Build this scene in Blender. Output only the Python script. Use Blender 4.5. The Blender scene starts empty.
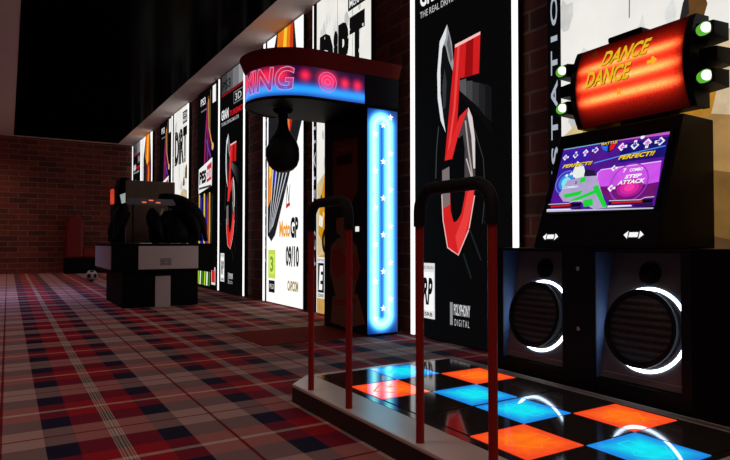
import bpy, math, random
from mathutils import Vector, Matrix
random.seed(7)
PI = math.pi
SC = bpy.context.scene
COL = SC.collection

# ------------------------------------------------------------------ camera
F_PX, HZ, EYE = 590.0, 13.0, 0.85
YAW = math.atan(357.0 / 590.0)
PITCH = math.atan(HZ / F_PX)
cam_d = bpy.data.cameras.new('camera')
cam_d.sensor_width = 36.0
cam_d.lens = F_PX / 730.0 * 36.0
cam_d.clip_start = 0.02
cam = bpy.data.objects.new('camera', cam_d)
COL.objects.link(cam)
cam.location = (0, 0, EYE)
cam.rotation_euler = (PI / 2 + PITCH, 0, -YAW)
SC.camera = cam

# ------------------------------------------------------------------ world, lamps, exposure
SC.view_settings.view_transform = 'Standard'
SC.view_settings.look = 'None'
SC.view_settings.gamma = 1.0
SC.view_settings.exposure = 0.0
SC.view_settings.use_curve_mapping = False
w = bpy.data.worlds.new('world')
SC.world = w
w.use_nodes = True
w.node_tree.nodes['Background'].inputs[0].default_value = (1.0, 0.8, 0.75, 1)
w.node_tree.nodes['Background'].inputs[1].default_value = 0.03


def lamp(kind, loc, energy, color, size=0.5, rot=(0, 0, 0), name='fill_lamp'):
    d = bpy.data.lights.new(name, kind)
    d.energy = energy
    d.color = color
    if kind == 'AREA':
        d.shape = 'DISK'
        d.size = size
    elif kind in ('POINT', 'SPOT'):
        d.shadow_soft_size = size
    o = bpy.data.objects.new(name, d)
    o.location = loc
    o.rotation_euler = rot
    COL.objects.link(o)
    return o


def down(y, e, col, x=-0.9, size=1.0, spread=130):  # unseen fill lamp added out of frame to light the carpet from above
    o = lamp('AREA', (x, y, 3.75), e, col, size)
    o.data.spread = math.radians(spread)


down(-0.6, 20, (1.0, 0.80, 0.72), 0.4, 1.6)
down(3.2, 10, (1.0, 0.80, 0.74))
down(7.0, 10, (0.92, 0.80, 0.90))
down(11.2, 32, (0.50, 0.56, 1.0), -0.25, 0.5, 100)
down(15.0, 15, (1.0, 0.74, 0.74))
down(17.6, 11, (1.0, 0.70, 0.60))


# ------------------------------------------------------------------ colour / material helpers
def lin(c):
    c = c / 255.0
    return c / 12.92 if c <= 0.04045 else ((c + 0.055) / 1.055) ** 2.4


def S(r, g, b):
    return (lin(r), lin(g), lin(b))


class NT:
    def __init__(s, name):
        s.m = bpy.data.materials.new(name)
        s.m.use_nodes = True
        s.t = s.m.node_tree
        s.p = s.t.nodes['Principled BSDF']

    def n(s, kind, **kw):
        nd = s.t.nodes.new(kind)
        for k, v in kw.items():
            setattr(nd, k, v)
        return nd

    def l(s, a, b):
        s.t.links.new(a, b)

    def put(s, sock, v):
        if hasattr(v, 'is_linked') or hasattr(v, 'links'):
            s.l(v, sock)
        elif isinstance(v, tuple) and len(v) == 3 and sock.type == 'RGBA':
            sock.default_value = (*v, 1)
        else:
            sock.default_value = v

    def math(s, op, a, b=None, c=None):
        nd = s.n('ShaderNodeMath', operation=op)
        s.put(nd.inputs[0], a)
        if b is not None:
            s.put(nd.inputs[1], b)
        if c is not None:
            s.put(nd.inputs[2], c)
        return nd.outputs[0]

    def mix(s, f, a, b, mode='MIX'):
        nd = s.n('ShaderNodeMix', data_type='RGBA', blend_type=mode)
        s.put(nd.inputs[0], f)
        s.put(nd.inputs[6], a)
        s.put(nd.inputs[7], b)
        return nd.outputs[2]

    def pos(s):
        g = s.n('ShaderNodeNewGeometry')
        x = s.n('ShaderNodeSeparateXYZ')
        s.l(g.outputs['Position'], x.inputs[0])
        return x.outputs[0], x.outputs[1], x.outputs[2]

    def noise(s, scale, detail=3.0, rough=0.55, vec=None):
        if vec is None:
            vec = s.n('ShaderNodeTexCoord').outputs['Object']
        nd = s.n('ShaderNodeTexNoise')
        s.l(vec, nd.inputs['Vector'])
        nd.inputs['Scale'].default_value = scale
        nd.inputs['Detail'].default_value = detail
        nd.inputs['Roughness'].default_value = rough
        return nd.outputs[0]

    def bump(s, h, strength=0.3, dist=0.005):
        b = s.n('ShaderNodeBump')
        b.inputs['Strength'].default_value = strength
        b.inputs['Distance'].default_value = dist
        s.l(h, b.inputs['Height'])
        s.l(b.outputs[0], s.p.inputs['Normal'])


def mul3(c, k):
    return tuple(min(1.0, x * k) for x in c)


def mat(name, col, rough=0.5, metal=0.0, spec=0.22, var=0.18, scale=14.0, bump=0.0, bscale=120.0):
    t = NT(name)
    f = t.noise(scale)
    c = t.mix(f, mul3(col, 1 - var), mul3(col, 1 + var))
    t.l(c, t.p.inputs['Base Color'])
    t.p.inputs['Roughness'].default_value = rough
    t.p.inputs['Metallic'].default_value = metal
    t.p.inputs['Specular IOR Level'].default_value = spec
    if bump:
        t.bump(t.noise(bscale, 2.0), bump, 0.002)
    return t.m


EM = {}


def em(r, g, b, k=1.0, var=0.06, scale=18.0, rough=0.35):
    """backlit print / lamp colour, given as the 8-bit colour it shows"""
    key = (r, g, b, k, var, scale)
    if key in EM:
        return EM[key]
    t = NT('lit_%d_%d_%d' % (r, g, b))
    c = S(r, g, b)
    f = t.noise(scale)
    t.p.inputs['Base Color'].default_value = (0.004, 0.004, 0.004, 1)
    t.p.inputs['Roughness'].default_value = rough
    t.p.inputs['Specular IOR Level'].default_value = 0.0
    t.l(t.mix(f, mul3(c, 1 - var), mul3(c, 1 + var)), t.p.inputs['Emission Color'])
    t.p.inputs['Emission Strength'].default_value = k
    EM[key] = t.m
    return t.m


# ------------------------------------------------------------------ object helpers
def tag(o, label=None, cat=None, group=None, kind=None):
    if label:
        o['label'] = label
    if cat:
        o['category'] = cat
    if group:
        o['group'] = group
    if kind:
        o['kind'] = kind
    return o


def thing(name, loc, label, cat, group=None):
    o = bpy.data.objects.new(name, None)
    o.empty_display_size = 0.1
    o.location = loc
    COL.objects.link(o)
    return tag(o, label, cat, group)


def root_loc(o):
    v = Vector((0, 0, 0))
    while o is not None:
        v = v + o.location
        if o.parent is not None:
            v = v + o.matrix_parent_inverse.translation
        o = o.parent
    return v


def link(name, verts, faces, fm, mats, parent=None, smooth=None, bevel=0.0, uvs=None):
    me = bpy.data.meshes.new(name)
    me.from_pydata([tuple(v) for v in verts], [], faces)
    for m in mats:
        me.materials.append(m)
    for p, i in zip(me.polygons, fm):
        p.material_index = i
    if uvs is not None:
        ul = me.uv_layers.new(name='map')
        for lp in me.loops:
            ul.data[lp.index].uv = uvs[lp.vertex_index]
    if smooth is not None:
        for p in me.polygons:
            p.use_smooth = True
        try:
            me.set_sharp_from_angle(angle=smooth)
        except Exception:
            pass
    me.update()
    o = bpy.data.objects.new(name, me)
    COL.objects.link(o)
    if parent is not None:
        o.parent = parent
        o.matrix_parent_inverse = Matrix.Translation(-root_loc(parent))
    if bevel:
        b = o.modifiers.new('bevel', 'BEVEL')
        b.width = bevel
        b.segments = 2
        b.limit_method = 'ANGLE'
        b.angle_limit = math.radians(40)
    return o


class MB:
    """collects solid shapes into one mesh"""

    def __init__(s):
        s.v, s.f, s.i, s.m = [], [], [], []

    def mi(s, m):
        if m not in s.m:
            s.m.append(m)
        return s.m.index(m)

    def add(s, vs, fs, m):
        k = len(s.v)
        s.v += [Vector(v) for v in vs]
        s.f += [tuple(k + j for j in f) for f in fs]
        s.i += [s.mi(m)] * len(fs)
        return s

    def box(s, a, b, m):
        x0, y0, z0 = [min(p, q) for p, q in zip(a, b)]
        x1, y1, z1 = [max(p, q) for p, q in zip(a, b)]
        vs = [(x0, y0, z0), (x1, y0, z0), (x1, y1, z0), (x0, y1, z0), (x0, y0, z1), (x1, y0, z1), (x1, y1, z1), (x0, y1, z1)]
        fs = [(0, 3, 2, 1), (4, 5, 6, 7), (0, 1, 5, 4), (1, 2, 6, 5), (2, 3, 7, 6), (3, 0, 4, 7)]
        return s.add(vs, fs, m)

    def prism(s, pts, ext, m):
        """closed polygon of 3D points pushed along ext"""
        n = len(pts)
        e = Vector(ext)
        P = [Vector(p) for p in pts]
        nrm = Vector((0, 0, 0))
        for i in range(n):
            nrm += P[i].cross(P[(i + 1) % n])
        if nrm.dot(e) > 0:
            P.reverse()
        vs = P + [p + e for p in P]
        fs = [tuple(range(n)), tuple(range(2 * n - 1, n - 1, -1))]
        for i in range(n):
            j = (i + 1) % n
            fs.append((j, i, n + i, n + j))
        return s.add(vs, fs, m)

    def tube(s, path, r, m, seg=14, caps=True):
        P = [Vector(p) for p in path]
        n = len(P)
        rr = r if isinstance(r, (list, tuple)) else [r] * n
        vs, fs = [], []
        ref = None
        for i in range(n):
            t = (P[min(i + 1, n - 1)] - P[max(i - 1, 0)]).normalized()
            if ref is None:
                ref = Vector((0, 0, 1)) if abs(t.z) < 0.9 else Vector((1, 0, 0))
            a = (ref - t * ref.dot(t)).normalized()
            b = t.cross(a)
            ref = a
            for k in range(seg):
                q = 2 * PI * k / seg
                vs.append(P[i] + (a * math.cos(q) + b * math.sin(q)) * rr[i])
        for i in range(n - 1):
            for k in range(seg):
                k2 = (k + 1) % seg
                fs.append((i * seg + k, i * seg + k2, (i + 1) * seg + k2, (i + 1) * seg + k))
        if caps:
            fs.append(tuple(range(seg - 1, -1, -1)))
            fs.append(tuple((n - 1) * seg + k for k in range(seg)))
        return s.add(vs, fs, m)

    def lathe(s, prof, C, A, m, seg=40, cap=True):
        """prof = [(radius, height along A)]"""
        A = Vector(A).normalized()
        a = (Vector((0, 0, 1)) if abs(A.z) < 0.9 else Vector((1, 0, 0)))
        a = (a - A * a.dot(A)).normalized()
        b = A.cross(a)
        C = Vector(C)
        vs, fs = [], []
        for (r, h) in prof:
            for k in range(seg):
                q = 2 * PI * k / seg
                vs.append(C + A * h + (a * math.cos(q) + b * math.sin(q)) * r)
        for i in range(len(prof) - 1):
            for k in range(seg):
                k2 = (k + 1) % seg
                fs.append((i * seg + k, i * seg + k2, (i + 1) * seg + k2, (i + 1) * seg + k))
        if cap:
            fs.append(tuple(range(seg - 1, -1, -1)))
            fs.append(tuple((len(prof) - 1) * seg + k for k in range(seg)))
        return s.add(vs, fs, m)

    def build(s, name, parent=None, smooth=None, bevel=0.0):
        return link(name, s.v, s.f, s.i, s.m, parent, smooth, bevel)


TXT = {}


def text_geo(body, shear=0.0, off=0.0, spacing=1.0, outline=0.0):
    key = (body, shear, off, spacing, outline)
    if key in TXT:
        return TXT[key]
    cu = bpy.data.curves.new('lettering', 'FONT')
    cu.body = body
    cu.shear = shear
    cu.offset = off
    cu.space_character = spacing
    cu.resolution_u = 3
    if outline:
        cu.fill_mode = 'NONE'
        cu.bevel_depth = outline
        cu.bevel_resolution = 1
    ob = bpy.data.objects.new('lettering', cu)
    me = bpy.data.meshes.new_from_object(ob)
    vs = [(v.co.x, v.co.y) for v in me.vertices]
    fs = [tuple(p.vertices) for p in me.polygons]
    bpy.data.objects.remove(ob)
    bpy.data.curves.remove(cu)
    bpy.data.meshes.remove(me)
    x0, x1 = min(v[0] for v in vs), max(v[0] for v in vs)
    y0, y1 = min(v[1] for v in vs), max(v[1] for v in vs)
    vs = [((x - x0) / (x1 - x0), (y - y0) / (y1 - y0)) for x, y in vs]
    TXT[key] = (vs, fs)
    return TXT[key]


class Flat:
    """printed layers on a flat (or mapped) face; every layer lies a hair above the one below"""

    def __init__(s, fn, step=0.0005, base=0.0):
        s.fn, s.step, s.h = fn, step, base
        s.v, s.f, s.i, s.m = [], [], [], []

    def add(s, pts, faces, m):
        if m not in s.m:
            s.m.append(m)
        k = len(s.v)
        s.v += [s.fn(u, v, s.h) for u, v in pts]
        s.f += [tuple(k + j for j in f) for f in faces]
        s.i += [s.m.index(m)] * len(faces)
        s.h += s.step
        return s

    def poly(s, pts, m):
        a = sum(pts[i][0] * pts[(i + 1) % len(pts)][1] - pts[(i + 1) % len(pts)][0] * pts[i][1] for i in range(len(pts)))
        if a < 0:
            pts = list(reversed(pts))
        return s.add(pts, [tuple(range(len(pts)))], m)

    def rect(s, u0, v0, u1, v1, m):
        return s.poly([(u0, v0), (u1, v0), (u1, v1), (u0, v1)], m)

    def disc(s, u, v, ru, rv, m, n=28):
        return s.poly([(u + ru * math.cos(2 * PI * k / n), v + rv * math.sin(2 * PI * k / n)) for k in range(n)], m)

    def ring(s, u, v, r0, r1, m, n=32):
        pts = [(u + r * math.cos(2 * PI * k / n), v + r * math.sin(2 * PI * k / n)) for r in (r0, r1) for k in range(n)]
        return s.add(pts, [(k, n + k, n + (k + 1) % n, (k + 1) % n)[::-1] for k in range(n)], m)

    def line(s, pts, wd, m):
        L, R = [], []
        for i, p in enumerate(pts):
            a = Vector(pts[max(i - 1, 0)])
            b = Vector(pts[min(i + 1, len(pts) - 1)])
            d = (b - a).normalized()
            nn = Vector((-d.y, d.x)) * wd / 2
            L.append((p[0] + nn.x, p[1] + nn.y))
            R.append((p[0] - nn.x, p[1] - nn.y))
        n = len(pts)
        return s.add(L + R, [(i, n + i, n + i + 1, i + 1) for i in range(n - 1)], m)

    def frame(s, u0, v0, u1, v1, wd, m):
        return s.add([(u0, v0), (u1, v0), (u1, v1), (u0, v1), (u0 + wd, v0 + wd), (u1 - wd, v0 + wd), (u1 - wd, v1 - wd), (u0 + wd, v1 - wd)],
                     [(0, 1, 5, 4), (1, 2, 6, 5), (2, 3, 7, 6), (3, 0, 4, 7)], m)

    def text(s, body, u0, v0, u1, v1, m, up=False, skew=0.0, **kw):
        vs, fs = text_geo(body, **kw)
        if up:      # reads from the bottom upward
            pts = [(u1 - y * (u1 - u0), v0 + x * (v1 - v0)) for x, y in vs]
        else:
            pts = [(u0 + x * (u1 - u0), v0 + y * (v1 - v0) + skew * x) for x, y in vs]
        return s.add(pts, fs, m)

    def star(s, u, v, r, m, rot=PI / 2):
        return s.poly([(u + (r if k % 2 == 0 else r * 0.42) * math.cos(rot + PI * k / 5), v + (r if k % 2 == 0 else r * 0.42) * math.sin(rot + PI * k / 5)) for k in range(10)], m)

    def arrow(s, u, v, r, a, m):
        base = [(-1, 0), (-0.1, 0.9), (0.25, 0.55), (0.05, 0.3), (1, 0.3), (1, -0.3), (0.05, -0.3), (0.25, -0.55), (-0.1, -0.9)]
        c, q = math.cos(a), math.sin(a)
        return s.poly([(u + r * (x * c - y * q), v + r * (x * q + y * c)) for x, y in base], m)

    def build(s, name, parent=None):
        return link(name, s.v, s.f, s.i, s.m, parent)


def plane_fn(O, U, V):
    O, U, V = Vector(O), Vector(U), Vector(V)
    N = U.cross(V).normalized()
    return lambda u, v, h: O + U * u + V * v + N * h


# sight line of a photo point, used while measuring outlines on real planes of the room
CF = Vector((math.sin(YAW) * math.cos(PITCH), math.cos(YAW) * math.cos(PITCH), math.sin(PITCH)))
CR = Vector((math.cos(YAW), -math.sin(YAW), 0))
CU = CR.cross(CF)


def sight(px, py):
    return CF * F_PX + CR * (px - 365) - CU * (py - 230)


def pick(px, py, O, U, V):
    """where the sight line meets the plane O,U,V -> (u, v)"""
    O, U, V = Vector(O), Vector(U), Vector(V)
    N = U.cross(V)
    d = sight(px, py)
    e = Vector((0, 0, EYE))
    t = (O - e).dot(N) / d.dot(N)
    p = e + d * t - O
    return (p.dot(U), p.dot(V))


# ------------------------------------------------------------------ room surfaces
WX, WBACK, CEIL = 3.26, 18.9, 3.80
LX, Y0 = -1.7, -2.5


def brick_mat(name, axis):
    t = NT(name)
    x, y, z = t.pos()
    cv = t.n('ShaderNodeCombineXYZ')
    t.l(y if axis == 'y' else x, cv.inputs[0])
    t.l(z, cv.inputs[1])
    b = t.n('ShaderNodeTexBrick')
    t.l(cv.outputs[0], b.inputs['Vector'])
    b.inputs['Scale'].default_value = 1.0
    b.inputs['Brick Width'].default_value = 0.47
    b.inputs['Row Height'].default_value = 0.15
    b.inputs['Mortar Size'].default_value = 0.011
    b.inputs['Mortar Smooth'].default_value = 0.25
    b.inputs['Bias'].default_value = -0.1
    b.inputs['Color1'].default_value = (0.23, 0.046, 0.030, 1)
    b.inputs['Color2'].default_value = (0.065, 0.020, 0.017, 1)
    b.inputs['Mortar'].default_value = (0.24, 0.150, 0.115, 1)
    f = t.noise(9.0, 5.0, 0.65, cv.outputs[0])
    c = t.mix(f, (0.55, 0.5, 0.5), (1.35, 1.3, 1.25))
    t.l(t.mix(1.0, b.outputs['Color'], c, 'MULTIPLY'), t.p.inputs['Base Color'])
    t.p.inputs['Roughness'].default_value = 0.85
    h = t.math('SUBTRACT', t.math('MULTIPLY', f, 0.4), b.outputs['Fac'])
    t.bump(h, 0.7, 0.012)
    return t.m


def carpet_mat():
    t = NT('tartan_carpet')
    x, y, z = t.pos()

    def sett(c, off, half, stops):
        q = t.math('DIVIDE', t.math('PINGPONG', t.math('SUBTRACT', c, off), half), half)
        r = t.n('ShaderNodeValToRGB')
        t.l(q, r.inputs[0])
        cr = r.color_ramp
        cr.interpolation = 'CONSTANT'
        while len(cr.elements) < len(stops):
            cr.elements.new(0.5)
        for e, (p, col) in zip(cr.elements, stops):
            e.position = p
            e.color = (*col, 1)
        return r.outputs[0], t.math('GREATER_THAN', q, 0.984)

    red, navy, tan = (0.40, 0.012, 0.020), (0.016, 0.012, 0.034), (0.50, 0.30, 0.255)
    cream, dred, dark = (0.70, 0.54, 0.42), (0.16, 0.004, 0.008), (0.10, 0.05, 0.04)
    a, ma = sett(x, 0.427, 0.4455, [(0.0, cream), (0.010, dark), (0.020, cream), (0.036, dark), (0.044, cream), (0.062, red), (0.362, navy), (0.634, tan), (0.982, dred)])
    b, mb = sett(y, 3.385, 0.4435, [(0.0, cream), (0.034, red), (0.305, navy), (0.70, tan), (0.982, dred)])
    c = t.mix(0.5, a, b)
    c = t.mix(t.math('MULTIPLY', t.math('MAXIMUM', ma, mb), 0.8), c, (0.20, 0.006, 0.014))
    v = t.noise(260.0, 2.0)
    c = t.mix(1.0, c, t.mix(v, (0.72, 0.72, 0.72), (1.28, 1.28, 1.28)), 'MULTIPLY')
    t.l(c, t.p.inputs['Base Color'])
    t.p.inputs['Roughness'].default_value = 0.8
    t.p.inputs['Specular IOR Level'].default_value = 0.08
    t.bump(v, 0.25, 0.004)
    return t.m


M_BRICK_R = brick_mat('brick_side', 'y')
M_BRICK_B = brick_mat('brick_back', 'x')
M_CEIL = mat('ceiling_plaster', (0.72, 0.62, 0.58), 0.75, var=0.06, scale=2.5)
def dark_gloss(name, col, rough, k):
    """near-black lacquer that mirrors only a little"""
    t = NT(name)
    f = t.noise(1.5)
    d = t.n('ShaderNodeBsdfDiffuse')
    t.l(t.mix(f, mul3(col, 0.8), mul3(col, 1.2)), d.inputs[0])
    g = t.n('ShaderNodeBsdfGlossy')
    g.inputs['Roughness'].default_value = rough
    m = t.n('ShaderNodeMixShader')
    m.inputs[0].default_value = k
    t.l(d.outputs[0], m.inputs[1])
    t.l(g.outputs[0], m.inputs[2])
    t.l(m.outputs[0], t.t.nodes['Material Output'].inputs[0])
    return t.m


M_GLOSSBLACK = dark_gloss('black_gloss_panel', (0.002, 0.002, 0.002), 0.15, 0.008)
M_TRIM = mat('dark_trim', (0.05, 0.03, 0.028), 0.5)


def struct(o):
    o['kind'] = 'structure'
    return o


struct(MB().box((LX, Y0, -0.1), (WX + 0.1, WBACK + 0.1, 0.0), carpet_mat()).build('floor'))
struct(MB().box((WX, Y0, 0), (WX + 0.1, WBACK + 0.1, CEIL), M_BRICK_R).build('wall_right'))
struct(MB().box((LX, WBACK, 0), (WX, WBACK + 0.1, CEIL), M_BRICK_B).build('wall_back'))
struct(MB().box((LX - 0.1, Y0, 0), (LX, WBACK + 0.1, CEIL), M_BRICK_R).build('wall_left'))
ce = struct(MB().box((LX - 0.1, Y0, CEIL), (WX + 0.1, WBACK + 0.1, CEIL + 0.1), M_CEIL).build('ceiling'))
MB().box((0.104, Y0, CEIL - 0.006), (2.762, 18.68, CEIL), M_GLOSSBLACK).build('gloss_panel', ce)

# ------------------------------------------------------------------ posters
PX = 3.205            # face of every poster
PW, PH = 1.335, 3.77
M_CASE = mat('poster_case', (0.012, 0.011, 0.012), 0.4)
BLK = em(7, 7, 8, 1.0)
WHT = em(255, 253, 250, 1.05, 0.02)
REF = {'racing': 4.45, 'rally': 6.51, 'bike': 8.15, 'football': 11.71}


def uvp(ref, pts):
    O = (PX, REF[ref], 0.0)
    return [pick(a, b, O, (0, -1, 0), (0, 0, 1)) for a, b in pts]


def spine(f, col=BLK):
    f.rect(0.0, 0.0, 0.115, PH, col)
    f.text('PLAYSTATION', 0.028, 0.567, 0.086, 2.794, em(170, 176, 190), up=True, off=0.02, spacing=1.35)


def art_racing(f):
    f.rect(0, 0, PW, PH, BLK)
    gr = [(60, 60, 63), (85, 85, 88), (115, 115, 118), (150, 150, 152)]
    for k, g in enumerate(gr):
        f.poly([(0.13 + 0.30 * k, 3.45), (0.43 + 0.30 * k, 3.45), (0.43 + 0.30 * k, PH), (0.13 + 0.30 * k, PH)], em(*g))
    f.text('PS3', 0.17, 3.50, 0.62, 3.66, em(20, 20, 22), off=0.02)
    f.rect(0.13, 3.40, 1.33, 3.445, em(120, 16, 24))
    f.frame(0.78, 3.16, 1.25, 3.36, 0.018, em(120, 120, 124))
    f.text('3D', 0.86, 3.20, 1.17, 3.32, em(190, 190, 194), off=0.02)
    f.text('GRAN', 0.13, 2.985, 0.52, 3.16, em(245, 245, 245), off=0.03)
    f.text('TURISMO', 0.57, 2.985, 1.22, 3.08, em(205, 24, 32), off=0.03)
    f.text('THE REAL DRIVING SIMULATOR', 0.13, 2.885, 1.05, 2.945, em(185, 185, 188), off=0.01)
    u = lambda *p: uvp('racing', p)
    f.poly(u((447.5, 26), (451, 42), (455, 62), (453, 105), (446, 132), (442, 110), (440.5, 70), (443, 44)), em(14, 15, 17))
    f.poly(u((447.5, 26), (452, 44), (455, 78), (449, 62), (446, 48), (442, 44)), em(150, 152, 155))
    f.poly(u((449, 34), (453, 60), (451, 64), (447, 46)), em(95, 97, 100))
    f.poly(u((447.5, 26), (440, 43), (437.5, 75), (438, 100), (441, 122), (446, 134), (443.5, 118), (440.8, 95), (440.8, 70), (442.5, 50), (446, 40)), em(225, 228, 230))
    f.poly(u((442.5, 88), (445, 70), (447, 84), (446, 108), (443.5, 112)), em(50, 52, 56))
    f.line(u((439, 128), (437, 150), (436, 180)), 0.012, em(60, 62, 66))
    for k, g in enumerate((86, 66, 48, 32, 20)):
        a = k * 6.4
        f.poly(u((460 + a, 82 + a * 0.1), (466.4 + a, 80 + a * 0.35), (466.4 + a, 102 + a * 0.85), (460 + a, 96 + a * 0.85)), em(g, g, g + 2))
    f.poly(u((460, 92), (478, 108), (492, 126), (494, 138), (478, 116), (460, 98)), em(10, 10, 11))
    f.poly(u((455.6, 46.1), (480.9, 33), (479.6, 74.8), (460.2, 80), (457.6, 128), (452.8, 160.4), (445.2, 162), (450, 108)), em(205, 30, 32, 1.0, 0.18, 5))
    f.poly(u((467, 41), (474, 37), (473, 77), (465, 79)), em(150, 12, 16))
    f.poly(u((458, 47), (460.5, 45.5), (456, 110), (449, 160), (447, 161), (454, 108)), em(235, 70, 68))
    f.poly(u((455.6, 46.1), (480.9, 33), (480.8, 36), (455.4, 49.4)), em(250, 190, 185))
    f.poly(u((469, 108.8), (473, 119), (475.6, 140), (475.8, 190), (470, 215), (465, 191), (465.3, 150), (463.5, 136), (459, 140), (456, 132)), em(70, 64, 66))
    f.poly(u((445.2, 162), (452.8, 160.4), (458, 140), (464, 122), (469, 108.8), (460, 118)), em(222, 40, 40))
    f.poly(u((469, 108.8), (473, 119), (475.6, 140), (475.8, 170), (474, 170), (472, 138), (468, 116)), em(215, 205, 205))
    f.line(u((466, 122), (469, 150), (473, 178)), 0.018, em(170, 160, 160))
    f.line(u((467, 160), (474, 185)), 0.015, em(190, 180, 180))
    f.poly(u((475.5, 178), (474.5, 200), (469.6, 230.4), (464, 246), (459, 256), (452, 253), (448.3, 248.7), (445.5, 236), (443.7, 221.3), (442.8, 194), (450.7, 194), (451.3, 212), (454.3, 224), (458, 222), (462, 215), (465, 200), (467, 188)), em(212, 34, 36, 1.0, 0.15, 6))
    f.poly(u((475.5, 180), (473, 205), (466, 236), (459, 255), (456, 238), (463, 220), (468, 195)), em(232, 62, 60))
    f.poly(u((442.8, 172), (450, 168), (450.7, 206), (443.2, 210)), em(120, 110, 112))
    f.line(u((442.5, 196), (443.7, 221), (448.3, 249), (459, 256.5), (469.6, 231), (475.3, 197)), 0.012, em(235, 190, 185))
    f.line(u((475, 130), (484, 160), (486, 195), (483, 225)), 0.010, em(48, 49, 52))
    f.line(u((464, 255), (472, 280)), 0.02, em(22, 34, 30))
    f.line(u((470, 230), (482, 262)), 0.02, em(26, 28, 30))
    # rating box and maker's name
    f.rect(0.135, 0.17, 0.345, 0.66, em(225, 225, 225))
    f.rect(0.15, 0.24, 0.33, 0.58, em(250, 250, 250))
    f.text('RP', 0.165, 0.29, 0.315, 0.53, em(15, 15, 16), off=0.04, shear=0.25)
    f.text('RATING PENDING', 0.15, 0.605, 0.33, 0.635, em(40, 40, 40))
    f.text('ESRB', 0.17, 0.19, 0.31, 0.225, em(30, 30, 30), off=0.02)
    p0, p1 = u((451, 338), (471, 322))
    f.rect(p0[0], 0.15, p0[0] + 0.035, 0.34, em(140, 140, 144))
    f.text('POLYPHONY', p0[0] + 0.05, 0.235, p1[0], 0.33, em(215, 215, 218), off=0.02)
    f.text('DIGITAL', p0[0] + 0.06, 0.15, p1[0] - 0.01, 0.205, em(200, 200, 204), spacing=1.5)


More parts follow.
